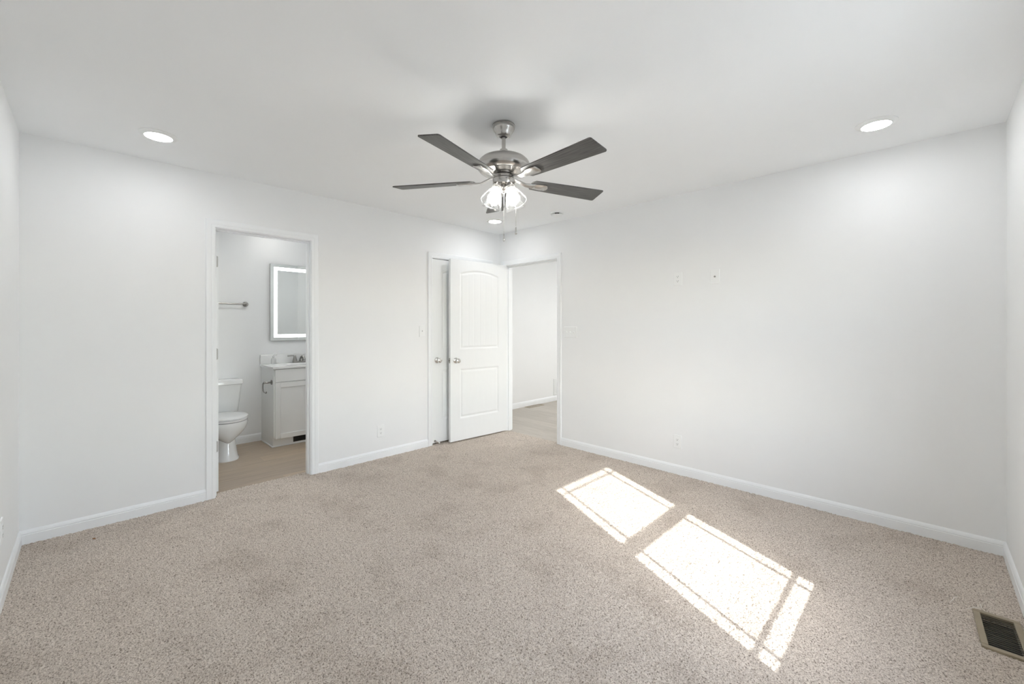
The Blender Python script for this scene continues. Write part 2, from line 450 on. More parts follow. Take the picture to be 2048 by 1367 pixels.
baseboard('baseboard_bathroom', (BX, BY0), (BX, -2.245), (1, 0), 'white baseboard behind the toilet')
baseboard('baseboard_bathroom_left', (BX, BY0), (-T, BY0), (0, 1))
baseboard('baseboard_hall', (HX, T), (HX, 3.1), (1, 0), 'white baseboard along the hall wall')
baseboard('baseboard_hall_back', (HX, 3.1), (2.4, 3.1), (0, -1))

# ------------------------------------------------------------------ the window (behind the right edge of the picture)
bm = BM()
fx0, fx1 = W+0.03, W+0.125
box(bm, fx0, fx1, WY0, WY0+0.024, WZ0, WZ1); box(bm, fx0, fx1, WY1-0.024, WY1, WZ0, WZ1)
box(bm, fx0, fx1, WY0+0.024, WY1-0.024, WZ1-0.028, WZ1); box(bm, fx0, fx1, WY0+0.024, WY1-0.024, WZ0, WZ0+0.026)
win = struct('window_1', bm, M_trim, 'white double hung window in the right wall', 'window', bevel=0.001)
def sash(name, x, z0, z1, gz0, gz1, hz, hw):
    GY0, GY1 = -2.181, -1.419
    bm = BM(); t = 0.011
    ya, yb = WY0+0.024, WY1-0.024
    box(bm, x-t, x+t, ya, GY0, z0, z1); box(bm, x-t, x+t, GY1, yb, z0, z1)
    box(bm, x-t, x+t, GY0, GY1, z0, gz0); box(bm, x-t, x+t, GY0, GY1, gz1, z1)
    s = obj(name, bm, M_trim, win, bevel=0.001)
    bm = BM(); box(bm, x-0.002, x+0.002, GY0, GY1, gz0, gz1); obj('pane', bm, M_pane, s, smooth=False)
    bm = BM(); g = 0.0095
    for yy in (GY0+0.086, GY1-0.086): box(bm, x-0.006, x-0.003, yy-g, yy+g, gz0, gz1)
    box(bm, x-0.006, x-0.003, GY0, GY1, hz-hw, hz+hw)
    obj('grille', bm, M_trim, s, smooth=False)
sash('upper_sash', 4.222, 1.285, WZ1-0.028, 1.349, 1.992, 1.905, 0.0085)
sash('lower_sash', 4.188, WZ0+0.026, 1.298, 0.596, 1.2335, 0.683, 0.0105)
bm = BM(); box(bm, W-0.045, W+0.03, WY0-0.09, WY1+0.09, WZ0-0.022, WZ0); obj('sill', bm, M_trim, win, bevel=0.004)
MWn = fmat((W, WY0, 0), (0, 1, 0), (1, 0, 0))
casing(MWn, WY1-WY0, WZ1, 0, -1, 'trim_9', z0=WZ0)
bm = BM(); box(bm, W-0.014, W, WY0-0.06, WY1+0.06, WZ0-0.082, WZ0-0.022); struct('trim_10', bm, M_trim, bevel=0.002)

# portal: tells the renderer where the sky comes in
pl = bpy.data.lights.new('window_portal', 'AREA'); pl.shape = 'RECTANGLE'; pl.size = 0.80; pl.size_y = 1.46
pl.cycles.is_portal = True
po = bpy.data.objects.new('window_portal', pl); COL.objects.link(po)
po.location = (W+WT+0.01, (WY0+WY1)/2, (WZ0+WZ1)/2); po.rotation_euler = Vector((-1, 0, 0)).to_track_quat('-Z', 'Z').to_euler()

# ------------------------------------------------------------------ panel doors
def door_face(bm, w, h, y, sgn, nu=150, nv=300):
    """moulded two panel plank door face at plane y, recesses go inward (sgn points out)"""
    us = np.linspace(0, w, nu); vs = np.linspace(0, h, nv)
    U, V = np.meshgrid(us, vs, indexing='ij')
    pl, pr = 0.128, w-0.128
    mid = (pl+pr)/2
    def prof(s):
        return np.interp(s, [-1, 0, .006, .014, .020, .030, .036, 1], [0, 0, -.0045, -.0070, -.0062, -.0022, -.0018, -.0018])
    # upper panel, cambered head
    half = (pr-pl)/2; rise = 0.046
    top = 1.872+rise*(1-((U-mid)/half)**2)
    s1 = np.minimum(np.minimum(U-pl, pr-U), np.minimum(V-1.022, (top-V)*0.97))
    s2 = np.minimum(np.minimum(U-pl, pr-U), np.minimum(V-0.247, 0.797-V))
    D = np.where(s1 > 0, prof(s1), 0)+np.where(s2 > 0, prof(s2), 0)
    for k in range(1, 6):
        gx = pl+0.036+(pr-pl-0.072)*k/6
        g = np.clip(1-np.abs(U-gx)/0.005, 0, 1)*0.0028*(s1 > 0.034)
        D -= g
    vv = [[bm.verts.new((us[i], y+sgn*D[i, j], vs[j])) for j in range(nv)] for i in range(nu)]
    for i in range(nu-1):
        for j in range(nv-1):
            bm.faces.new((vv[i][j], vv[i+1][j], vv[i+1][j+1], vv[i][j+1]))
    return vv

DT = 0.035
def door_leaf(name, w, h, loc, rotz, label):
    """leaf from the hinge edge at u=0 to the latch edge at u=w; front face at local y=0, back at y=DT"""
    bm = BM()
    a = door_face(bm, w, h, 0.0, -1); b = door_face(bm, w, h, DT, 1)
    nu, nv = len(a), len(a[0])
    for i in range(nu-1):
        bm.faces.new((a[i][0], b[i][0], b[i+1][0], a[i+1][0])); bm.faces.new((a[i][nv-1], a[i+1][nv-1], b[i+1][nv-1], b[i][nv-1]))
    for j in range(nv-1):
        bm.faces.new((a[0][j], a[0][j+1], b[0][j+1], b[0][j])); bm.faces.new((a[nu-1][j], b[nu-1][j], b[nu-1][j+1], a[nu-1][j+1]))
    o = struct(name, bm, M_door, label, 'door', angle=50)
    o.location = loc; o.rotation_euler = (0, 0, rotz)
    return o

def knob(parent, u, z, y, sgn):
    A = Matrix.Translation((u, y, z)) @ Matrix.Rotation(-sgn*PI/2, 4, 'X')     # local +z goes to sgn*y
    bm = BM(); lathe(bm, [(0.0325, -0.001), (0.0325, 0.004), (0.029, 0.009), (0.018, 0.012), (0.0125, 0.016), (0.0115, 0.030), (0.014, 0.033), (0.0225, 0.037), (0.0275, 0.046), (0.0275, 0.054), (0.023, 0.062), (0.013, 0.067), (0.002, 0.068)], 32, A)
    k = obj('door_knob', bm, M_chrome, parent)
    k['label'] = 'polished silver round door knob'
    return k

# bedroom door, open against the left wall
hx, hy = 0.143, -0.014
lx, ly = 0.0880, -0.826
ang = math.atan2(ly-hy, lx-hx)
DW = 0.813
d1 = door_leaf('door_1', DW, 2.022, (hx, hy, 0.013), ang, 'white two panel arched door standing open against the left wall')
# with this rotation local +y points to the room (+x); shift so the front face (local y=DT side) is the room face
d1.location = Vector((hx, hy, 0.013))-Matrix.Rotation(ang, 3, 'Z') @ Vector((0, DT, 0))
knob(d1, DW-0.070, 0.897, DT, 1); knob(d1, DW-0.070, 0.897, 0.0, -1)
bm = BM(); box(bm, DW-0.001, DW+0.0015, 0.006, 0.029, 0.868, 0.926); lp = obj('latch_plate', bm, M_nickel, d1)
bm = BM(); box(bm, DW, DW+0.010, 0.011, 0.024, 0.890, 0.906); obj('latch_bolt', bm, M_nickel_dark, lp)
for z in (0.25, 1.02, 1.80):
    bm = BM(); lathe(bm, [(0.006, z-0.045), (0.006, z+0.045)], 12, Matrix.Translation((-0.006, -0.002, 0))); obj('hinge', bm, M_nickel, d1)

# closet door, closed
d2 = door_leaf('door_2', WC-0.006, 2.008, (-0.004, CL1-0.003, 0.017), -PI/2, 'white two panel closet door mostly hidden behind the open door')
d2.location = Vector((-0.004, CL1-0.003, 0.017))-Matrix.Rotation(-PI/2, 3, 'Z') @ Vector((0, DT, 0))
knob(d2, WC-0.006-0.058, 0.902, DT, 1)
# spring stop near the bottom latch corner
bm = BM(); u = WC-0.035
tube(bm, [(u, DT-0.001, 0.022), (u, DT+0.006, 0.022)], 0.011, 16)
ds = obj('door_stop', bm, M_nickel, d2)
bm = BM()
pts = []
for k in range(90):
    t = k/89; a = t*2*PI*9
    pts.append((u-0.02*t+0.006*math.cos(a), DT+0.006+0.045*t, 0.022-0.010*t+0.006*math.sin(a)))
tube(bm, pts, 0.0016, 6); obj('spring', bm, M_nickel, ds)
bm = BM(); tube(bm, [(u-0.02, DT+0.050, 0.012), (u-0.022, DT+0.062, 0.010)], [0.007, 0.0065], 14); obj('rubber_tip', bm, M_rubber, ds)

# bathroom door, swung back inside the bathroom
d3 = door_leaf('door_3', WB-0.006, 2.012, (-T-0.002, BATH0+0.002+DT, 0.004), PI, 'white bathroom door swung back inside the bathroom, its hinged edge showing')
for z in (1.795, 1.075, 0.355): hinge(d3, Matrix.Identity(4), z-0.004, 0.003, DT-0.003, 0.0, -1)
knob(d3, WB-0.076, 0.90, 0, -1); knob(d3, WB-0.076, 0.90, DT, 1)

# ------------------------------------------------------------------ electrical plates
def plate(root, w, h):
    bm = BM(); loft(bm, [[(x, 0, z) for x, z in rrect(-w/2, w/2, -h/2, h/2, 0.004)],
                         [(x, 0.004, z) for x, z in rrect(-w/2, w/2, -h/2, h/2, 0.004)],
                         [(x, 0.0062, z) for x, z in rrect(-w/2+0.003, w/2-0.003, -h/2+0.003, h/2-0.003, 0.003)]])
    return obj('cover_plate', bm, M_plate, root, angle=20)
def screw(par, x, z, y=0.0062):
    bm = BM(); lathe(bm, [(0.0032, y-0.001), (0.0032, y+0.0006), (0.002, y+0.0012)], 12, Matrix.Translation((x, 0, z)) @ Matrix.Rotation(-PI/2, 4, 'X'))
    obj('screw', bm, M_plate, par)
def outlet(label, loc, rot, group=None):
    r = thing('wall_outlet', label, 'outlet', loc, rot, group)
    p = plate(r, 0.072, 0.116); screw(p, 0, 0)
    for s in (-1, 1):
        z = s*0.0195
        bm = BM(); ol = [(max(-0.0165, min(0.0165, 0.0195*math.cos(t)))*1.0, z+0.0142*math.sin(t)) for t in [2*PI*k/28 for k in range(28)]]
        loft(bm, [[(x, 0.004, q) for x, q in ol], [(x, 0.0078, q) for x, q in ol]])
        rc = obj('receptacle', bm, M_plate, r, angle=25)
        bm = BM(); box(bm, -0.0078, -0.0054, 0.0074, 0.0082, z-0.0015, z+0.0065); box(bm, 0.0052, 0.0074, 0.0074, 0.0082, z-0.001, z+0.0055)
        lathe(bm, [(0.0028, 0.0074), (0.0028, 0.0082)], 12, Matrix.Translation((0, 0, z-0.0075)) @ Matrix.Rotation(-PI/2, 4, 'X'))
        obj('slot', bm, M_slot, rc)
    return r
LW = RZ(-90); BW = RZ(180); FW = RZ(0)
outlet('white wall outlet low on the left wall, beside the closet door', (0, -1.610, 0.265), LW)
outlet('white wall outlet high on the long wall, left of the cable plate', (2.267, 0, 1.705), RZ(180))
outlet('white wall outlet low on the long wall, just above its baseboard', (2.263, 0, 0.282), RZ(180))
outlet('white wall outlet at the left picture edge, just above the carpet', (0.738, -L, 0.335), FW)

def toggle(par, x):
    bm = BM(); box(bm, x-0.005, x+0.005, 0.005, 0.0072, -0.012, 0.012); t = obj('toggle_slot', bm, M_plate, par, bevel=0.0008)
    bm = BM(); loft(bm, [[(x-0.004, 0.006, -0.006), (x+0.004, 0.006, -0.006), (x+0.004, 0.006, 0.006), (x-0.004, 0.006, 0.006)],
                         [(x-0.0032, 0.017, 0.003), (x+0.0032, 0.017, 0.003), (x+0.0032, 0.017, 0.009), (x-0.0032, 0.017, 0.009)]])
    obj('toggle', bm, M_plate, t, bevel=0.0008)
r = thing('light_switch', 'single white light switch on the left wall, beside the closet casing', 'switch', (0, -1.134, 1.238), LW)
p = plate(r, 0.072, 0.118); screw(p, 0, 0.03); screw(p, 0, -0.03); toggle(r, 0)
r = thing('light_switch', 'triple white light switch on the long wall, beside the hall doorway', 'switch', (1.107, 0, 1.228), BW)
p = plate(r, 0.164, 0.118)
for x in (-0.046, 0, 0.046): screw(p, x, 0.03); screw(p, x, -0.03); toggle(r, x)
r = thing('cable_plate', 'white cable jack plate high on the long wall, right of the outlet', 'wall plate', (2.575, 0, 1.700), BW)
p = plate(r, 0.072, 0.118); screw(p, 0, 0.042); screw(p, 0, -0.042)
bm = BM(); lathe(bm, [(0.0075, 0.006), (0.0075, 0.009), (0.0048, 0.009), (0.0048, 0.018), (0.0015, 0.018), (0.0015, 0.012)], 16, Matrix.Rotation(-PI/2, 4, 'X'))
j = obj('coaxial_jack', bm, M_nickel_dark, r)

# ------------------------------------------------------------------ floor registers and wall grille
def register(name, label, loc, rot, w, h, m_frame, m_slat, nslat, fl=0.022, lever=True, tilt=40):
    """w across the slats' length (local x), h along which the slats repeat (local y)"""
    r = thing(name, label, 'vent', loc, rot)
    bm = BM(); z0, z1 = -0.012, 0.006
    wi, hi = w/2-fl, h/2-fl
    def bev(x0, x1, y0, y1):
        box(bm, x0, x1, y0, y1, z0, z1)
    bev(-w/2, w/2, -h/2, -hi); bev(-w/2, w/2, hi, h/2); bev(-w/2, -wi, -hi, hi); bev(wi, w/2, -hi, hi)
    obj('frame', bm, m_frame, r, bevel=0.0025)
    bm = BM(); box(bm, -wi, wi, -hi, hi, -0.028, -0.0265); obj('duct', bm, M_black, r, smooth=False)
    for k in range(nslat):
        y = -hi+(2*hi)*(k+0.5)/nslat
        bm = BM(); box(bm, -wi, wi, -0.0030, 0.0030, -0.0007, 0.0007, Matrix.Translation((0, y, -0.0005)) @ Matrix.Rotation(math.radians(tilt), 4, 'X'))
        obj('slat', bm, m_slat, r, smooth=False)
    return r
vx0, vx1, vy0, vy1 = 3.957, 4.098, -1.082, -0.772
register('floor_register', 'tan metal floor register set in the bedroom carpet', (4.034, -0.934, 0.001), RZ(1.7), vx1-vx0, vy1-vy0, M_tan, M_tan_slat, 17, tilt=-52)
register('floor_register', 'dark slotted floor register on the hall planks beside the wall', (-0.712, 1.47, -0.0075), RZ(0), 0.115, 0.36, M_tan, M_brown_vent, 16, tilt=-52)
# return grille on the hall wall
r = thing('wall_grille', 'pale wall grille above the hall baseboard, cut off by the doorway', 'vent', (HX, 2.20, 0.235), LW)
bm = BM(); box(bm, -0.16, 0.16, 0, 0.012, -0.14, -0.115); box(bm, -0.16, 0.16, 0, 0.012, 0.115, 0.14); box(bm, -0.16, -0.135, 0, 0.012, -0.115, 0.115); box(bm, 0.135, 0.16, 0, 0.012, -0.115, 0.115)
obj('frame', bm, M_cab, r, bevel=0.003)
for k in range(10):
    bm = BM(); box(bm, -0.135, 0.135, -0.009, 0.009, -0.0008, 0.0008, Matrix.Translation((0, 0.007, -0.104+0.023*k)) @ Matrix.Rotation(math.radians(-50), 4, 'X')); obj('slat', bm, M_cab, r, smooth=False)

# ------------------------------------------------------------------ things lying on the carpet
def thread(label, pts):
    bm = BM()
    P = [Vector(p) for p in pts]
    out = []
    for a, b in zip(P, P[1:]):
        for k in range(6): out.append(a.lerp(b, k/6)+Vector((random.uniform(-1, 1), random.uniform(-1, 1), random.uniform(0, 1)))*0.0006)
    out.append(P[-1])
    tube(bm, out, 0.0008, 6)
    tag(obj('thread', bm, M_thread), label, 'thread')
thread('short white loose thread on the carpet, farther from the floor register', [(3.888, -0.802, 0.0065), (3.901, -0.759, 0.0075), (3.9035, -0.736, 0.0075), (3.914, -0.721, 0.007)])
thread('bent white loose thread on the carpet touching the floor register corner', [(3.940, -0.812, 0.0065), (3.957, -0.795, 0.009), (3.990, -0.758, 0.0085), (3.987, -0.719, 0.0075)])
bm = BM(); loft(bm, [[(0.010*math.cos(t), 0.004*math.sin(t), 0.0) for t in [2*PI*k/8 for k in range(8)]], [(0.008*math.cos(t), 0.003*math.sin(t), 0.004) for t in [2*PI*k/8 for k in range(8)]]])
tag(obj('wood_chip', bm, M_chip, loc=(0.221, -3.602, 0.0035), rot=(0.1, 0.05, 0.9)), 'tiny reddish brown chip on the carpet near the left corner', 'debris')

# ------------------------------------------------------------------ recessed downlights and smoke detector
def downlight(label, x, y):
    r = thing('recessed_light', label, 'ceiling light', (x, y, H), (0, 0, 0), 'recessed ceiling lights')
    bm = BM(); lathe(bm, [(0.094, 0.0), (0.0935, -0.003), (0.088, -0.006), (0.074, -0.009), (0.069, -0.0135), (0.066, -0.0135), (0.066, -0.009), (0.066, 0.0)], 48); obj('trim_ring', bm, M_plate, r)
    bm = BM(); lathe(bm, [(0.066, -0.008), (0.066, -0.0125), (0.050, -0.0150), (0.025, -0.0162), (0.001, -0.0166)], 48); obj('lens', bm, M_led, r)
    return r
dl = downlight('round recessed ceiling light at left, in front of the bathroom wall', 0.529, -3.330)
dup(dl, (3.608, -0.486, H), (0, 0, 0), 'round recessed ceiling light at far right, nearest the right wall')
dup(dl, (0.473, -0.515, H), (0, 0, 0), 'round recessed ceiling light below the fan, nearest the open door')
dup(dl, (3.608, -3.330, H), (0, 0, 0), 'round recessed ceiling light behind the photographer, out of the picture')

r = thing('smoke_detector', 'white round smoke detector on the ceiling right of the fan', 'smoke detector', (1.155, -0.293, H))
bm = BM(); lathe(bm, [(0.068, 0.0), (0.068, -0.012), (0.064, -0.017)], 40); obj('base', bm, M_plate, r)
bm = BM(); lathe(bm, [(0.052, -0.016), (0.052, -0.022)], 40); obj('sensor_slot', bm, M_black, r)
bm = BM(); lathe(bm, [(0.060, -0.0215), (0.060, -0.028), (0.053, -0.035), (0.03, -0.038), (0.001, -0.038)], 40); obj('cover', bm, M_plate, r)
A0 = math.atan2(CAM.y+0.293, CAM.x-1.155)
bm = BM()
ol = []
for k in range(13):
    a = A0+math.radians(-20+40*k/12); ol.append((0.0655*math.cos(a), 0.0655*math.sin(a)))
for k in range(13):
    a = A0+math.radians(20-40*k/12); ol.append((0.0560*math.cos(a), 0.0560*math.sin(a)))
extr(bm, ol, -0.0255, -0.0165); obj('shadow_slot', bm, M_black, r)  # black arc towards the camera: shadow of the slot put in as colour

# ------------------------------------------------------------------ ceiling fan
FX, FY = 2.093, -1.957
fan = thing('ceiling_fan', 'brushed nickel ceiling fan with five dark grey blades and four glass lamp shades', 'ceiling fan', (FX, FY, H))
def fz(z): return z-H+0.014
bm = BM(); lathe(bm, [(0.0635, 0), (0.0645, -0.004), (0.0645, -0.010), (0.0625, -0.012), (0.0625, -0.021), (0.0595, -0.029), (0.0530, -0.038), (0.0475, -0.048), (0.0435, -0.059), (0.0385, -0.066), (0.0320, -0.0690), (0.0200, -0.0690), (0.0200, -0.062)], 48); cp = obj('canopy', bm, M_nickel, fan)
bm = BM(); lathe(bm, [(0.0198, -0.0615), (0.0198, -0.0675)], 32); obj('canopy_hole', bm, M_black, cp)
bm = BM(); lathe(bm, [(0.0112, -0.060), (0.0112, fz(2.275))], 24); obj('downrod', bm, M_nickel, fan)
bm = BM(); lathe(bm, [(0.016, fz(2.289)), (0.022, fz(2.286)), (0.0235, fz(2.27)), (0.024, fz(2.240))], 32); obj('coupling', bm, M_nickel, fan)
bm = BM()
lathe(bm, [(0.024, fz(2.246)), (0.075, fz(2.243)), (0.116, fz(2.235)), (0.1285, fz(2.228)), (0.1290, fz(2.2255)), (0.132, fz(2.225)), (0.143, fz(2.214)), (0.1500, fz(2.200)), (0.1505, fz(2.184)), (0.146, fz(2.171)), (0.135, fz(2.159)), (0.127, fz(2.1545)), (0.126, fz(2.152)), (0.122, fz(2.152)), (0.098, fz(2.1445)), (0.060, fz(2.138)), (0.050, fz(2.1375))], 64)
obj('motor_housing', bm, M_nickel, fan, angle=28)
bm = BM(); lathe(bm, [(0.056, fz(2.1385)), (0.056, fz(2.1345))], 48); obj('upper_gap', bm, M_black, fan)
bm = BM(); lathe(bm, [(0.057, fz(2.1350)), (0.058, fz(2.1335)), (0.058, fz(2.1205)), (0.057, fz(2.1195))], 48); obj('flywheel', bm, M_nickel, fan)
bm = BM(); lathe(bm, [(0.0595, fz(2.1200)), (0.0595, fz(2.1155))], 48); obj('lower_gap', bm, M_black, fan)
bm = BM(); lathe(bm, [(0.0615, fz(2.1160)), (0.0625, fz(2.1145)), (0.0625, fz(2.088)), (0.060, fz(2.0835)), (0.045, fz(2.0805)), (0.030, fz(2.079)), (0.024, fz(2.070)), (0.022, fz(2.058)), (0.012, fz(2.052)), (0.008, fz(2.046)), (0.0085, fz(2.040)), (0.004, fz(2.035)), (0.001, fz(2.034))], 48)
sh = obj('switch_housing', bm, M_nickel, fan)
azc = math.atan2(CAM.y-FY, CAM.x-FX)
for a in (azc+0.24,):
    bm = BM(); lathe(bm, [(0.004, 0.061), (0.004, 0.0640), (0.002, 0.0645)], 12, Matrix.Rotation(a, 4, 'Z') @ Matrix.Translation((0, 0, fz(2.105))) @ Matrix.Rotation(PI/2, 4, 'Y')); obj('screw', bm, M_nickel_dark, sh)

def blade_outline():
    x0, x1 = 0.172, 0.658; h0, h1 = 0.050, 0.065
    o = [(x0+0.016, -h0+0.002), (x0, -h0+0.020), (x0, h0-0.020), (x0+0.016, h0-0.002)]
    up = []
    for k in range(1, 8):
        t = k/8; up.append((x0+0.016+(x1-x0-0.03)*t, h0+(h1-h0)*t))
    o += up
    for k in range(6):
        a = PI/2*(1-k/5); o.append((x1-0.012+0.012*math.cos(a), h1-0.012+0.012*math.sin(a)))
    for k in range(6):
        a = -PI/2*k/5; o.append((x1-0.016+0.012*math.cos(a), -h1+0.012+0.012*math.sin(a)))
    o += [(x, -y) for x, y in reversed(up)]
    return o
BO = blade_outline()
BASE_ANG = -2.5
proto = None
for k in range(5):
    rot = (math.radians(-11), 0, math.radians(BASE_ANG+72*k))
    if proto is None:
        bm = BM(); extr(bm, BO, -0.003, 0.003)
        b = obj('blade', bm, M_blade, fan, loc=(0, 0, 2.1235-H), rot=rot, bevel=0.001)
        b['label'] = 'dark grey wood grain blade'
        bm = BM()
        # D shaped plate under the blade root, and the arm to the hub
        st = [(0.050, 0.010, 0.0165), (0.075, 0.0105, 0.0145), (0.105, 0.012, 0.002), (0.135, 0.014, -0.0095), (0.160, 0.017, -0.0095), (0.185, 0.023, -0.0090), (0.205, 0.028, -0.0090), (0.245, 0.0315, -0.0090), (0.262, 0.0305, -0.0090), (0.272, 0.026, -0.0090), (0.279, 0.017, -0.0090), (0.282, 0.006, -0.0090)]
        rings = []
        for x, w, z in st:
            t = 0.0055
            rings.append([(x, -w, z), (x, -w*0.9, z-t*0.45), (x, w*0.9, z-t*0.45), (x, w, z), (x, w, z+t), (x, -w, z+t)])
        loft(bm, rings)
        br = obj('blade_bracket', bm, M_nickel, b, angle=40)
        br['label'] = 'brushed nickel blade bracket'
        proto = b
    else:
        b = proto.copy(); COL.objects.link(b); b.parent = fan; b.rotation_euler = rot
        for ch in list(proto.children):
            c = ch.copy(); COL.objects.link(c); c.parent = b

# four bell shades, tilted outward
TIL = math.radians(27)
shade0 = None
for k in range(4):
    az = azc+math.radians(45+90*k)
    R = Matrix.Rotation(az, 4, 'Z') @ Matrix.Rotation(-TIL, 4, 'Y')        # local -z leans outward
    A = Matrix.Translation((0.047*math.cos(az), 0.047*math.sin(az), fz(2.070))) @ R
    e = A.to_euler()
    if shade0 is None:
        bm = BM()
        po_ = [(0.0235, -0.004), (0.0245, -0.014), (0.029, -0.030), (0.036, -0.048), (0.0435, -0.066), (0.050, -0.084), (0.0555, -0.100), (0.0590, -0.110), (0.0600, -0.114)]
        pi_ = [(r_-0.0022, z_) for r_, z_ in reversed(po_)]
        lathe(bm, po_+[(0.0595, -0.1155), (0.0583, -0.1155)]+pi_, 48, cap=False)
        s = obj('lamp_shade', bm, M_shade, fan, loc=A.to_translation(), rot=e, angle=60)
        s['label'] = 'clear glass bell lamp shade'
        bm = BM(); lathe(bm, [(0.010, 0.016), (0.019, 0.013), (0.026, 0.006), (0.027, -0.006), (0.0262, -0.012), (0.020, -0.012), (0.018, -0.022), (0.0155, -0.026)], 32); obj('socket', bm, M_nickel, s)
        bm = BM(); lathe(bm, [(0.0125, -0.024), (0.0135, -0.034), (0.019, -0.048), (0.0235, -0.062), (0.0240, -0.072), (0.021, -0.083), (0.0135, -0.091), (0.001, -0.0945)], 32); obj('bulb', bm, M_bulb, s)
        shade0 = s
    else:
        s = shade0.copy(); COL.objects.link(s); s.parent = fan; s.location = A.to_translation(); s.rotation_euler = e
        for ch in list(shade0.children):
            c = ch.copy(); COL.objects.link(c); c.parent = s
# arms from housing to sockets
for k in range(4):
    az = azc+math.radians(45+90*k); c, s_ = math.cos(az), math.sin(az)
    bm = BM(); tube(bm, [(0.020*c, 0.020*s_, fz(2.066)), (0.030*c, 0.030*s_, fz(2.0785)), (0.041*c, 0.041*s_, fz(2.0835))], 0.008, 12); obj('lamp_arm', bm, M_nickel, fan)
# pull chains with pendants
rt = Vector((math.sin(YAW), -math.cos(YAW), 0)); fwd = Vector((math.cos(YAW), math.sin(YAW), 0))
def chain(off, ztop, zend, pend):
    bm = BM(); z = ztop; x, y = off
    n = int((ztop-zend)/0.0042)
    for k in range(n):
        zc = ztop-0.0042*k
        lathe(bm, [(0.0004, 0.0017), (0.0014, 0.0008), (0.0014, -0.0008), (0.0004, -0.0025)], 6, Matrix.Translation((x, y, fz(zc))))
    ch = obj('pull_chain', bm, M_chrome, fan)
    bm = BM(); lathe(bm, [(0.0015, 0), (0.003, -0.004), (0.0045, -0.014), (0.0062, -0.030), (0.0066, -0.038), (0.005, pend+0.004), (0.0035, pend), (0.0008, pend-0.001)], 20, Matrix.Translation((x, y, fz(zend)))); obj('pendant', bm, M_chrome, ch)
o1 = -0.012*rt-0.0*fwd; chain((0.001*rt.x-0.006*fwd.x, 0.001*rt.y-0.006*fwd.y), 2.040, 1.806, -0.045)
chain((0.070*rt.x+0.004*fwd.x, 0.070*rt.y+0.004*fwd.y), 2.100, 1.846, -0.044)
bm = BM(); tube(bm, [(0.058*rt.x+0.003*fwd.x, 0.058*rt.y+0.003*fwd.y, fz(2.101)), (0.072*rt.x+0.004*fwd.x, 0.072*rt.y+0.004*fwd.y, fz(2.101))], 0.0035, 10); obj('chain_outlet', bm, M_nickel, fan)

# ------------------------------------------------------------------ bathroom
# toilet
TY = -2.680
toi = thing('toilet', 'white two piece toilet against the bathroom back wall', 'toilet', (0, TY, -0.006))
def egg(z, xc, af, ar, hw, n=44, pw=2.0):
    o = []
    for k in range(n):
        t = 2*PI*k/n; c, s_ = math.cos(t), math.sin(t)
        a = af if c > 0 else ar
        x = xc+a*math.copysign(abs(c)**(2/pw), c); y = hw*math.copysign(abs(s_)**(2/pw), s_)
        o.append((x, y, z))
    return o
bm = BM()
loft(bm, [egg(0.0, -1.15, .215, .24, .112, pw=2.6), egg(0.012, -1.15, .215, .24, .112, pw=2.6), egg(0.022, -1.15, .206, .236, .105, pw=2.5), egg(0.08, -1.15, .196, .23, .096, pw=2.4),
          egg(0.15, -1.15, .182, .23, .088, pw=2.3), egg(0.22, -1.16, .178, .23, .084, pw=2.3), egg(0.30, -1.17, .175, .22, .084, pw=2.3)])
loft(bm, [egg(0.168, -1.06, .085, .12, .014), egg(0.176, -1.06, .112, .15, .032), egg(0.190, -1.07, .145, .18, .054), egg(0.212, -1.08, .176, .21, .082), egg(0.240, -1.09, .203, .235, .118), egg(0.270, -1.10, .225, .25, .150),
          egg(0.300, -1.10, .237, .26, .172), egg(0.330, -1.10, .243, .265, .183), egg(0.355, -1.10, .246, .27, .187), egg(0.377, -1.10, .244, .27, .186)])
obj('bowl', bm, M_ceramic, toi, angle=60)
bm = BM(); loft(bm, [egg(0.3765, -1.10, .200, .17, .145), egg(0.3830, -1.10, .200, .17, .145), egg(0.3832, -1.10, .244, .205, .187), egg(0.397, -1.10, .246, .206, .189), egg(0.400, -1.10, .243, .204, .186)]); obj('seat', bm, M_ceramic, toi, angle=50)
bm = BM(); loft(bm, [egg(0.4000, -1.10, .200, .17, .145), egg(0.4060, -1.10, .200, .17, .145), egg(0.4062, -1.10, .246, .206, .189), egg(0.416, -1.10, .246, .206, .189), egg(0.424, -1.10, .225, .195, .172), egg(0.428, -1.10, .15, .14, .12)]); obj('lid', bm, M_ceramic, toi, angle=50)
def tank_ring(z, x0, x1, hw, r=0.028): return [(x, y, z) for x, y in rrect(x0, x1, -hw, hw, r)]
bm = BM(); box(bm, -1.56, -1.30, -0.12, 0.12, 0.30, 0.385); obj('deck', bm, M_ceramic, toi, bevel=0.015)
bm = BM(); loft(bm, [tank_ring(0.385, -1.545, -1.395, .170), tank_ring(0.40, -1.550, -1.385, .176), tank_ring(0.52, -1.555, -1.372, .186), tank_ring(0.684, -1.560, -1.360, .202)]); obj('tank', bm, M_ceramic, toi, angle=50)
bm = BM(); loft(bm, [tank_ring(0.684, -1.560, -1.352, .208), tank_ring(0.690, -1.562, -1.345, .214), tank_ring(0.722, -1.562, -1.345, .214), tank_ring(0.732, -1.557, -1.350, .208), tank_ring(0.736, -1.545, -1.362, .196)]); obj('tank_lid', bm, M_ceramic, toi, angle=40)
bm = BM(); tube(bm, [(-1.358, -0.150, 0.63), (-1.340, -0.150, 0.63), (-1.337, -0.130, 0.628), (-1.337, -0.085, 0.622)], 0.007, 12); obj('flush_lever', bm, M_chrome, toi)

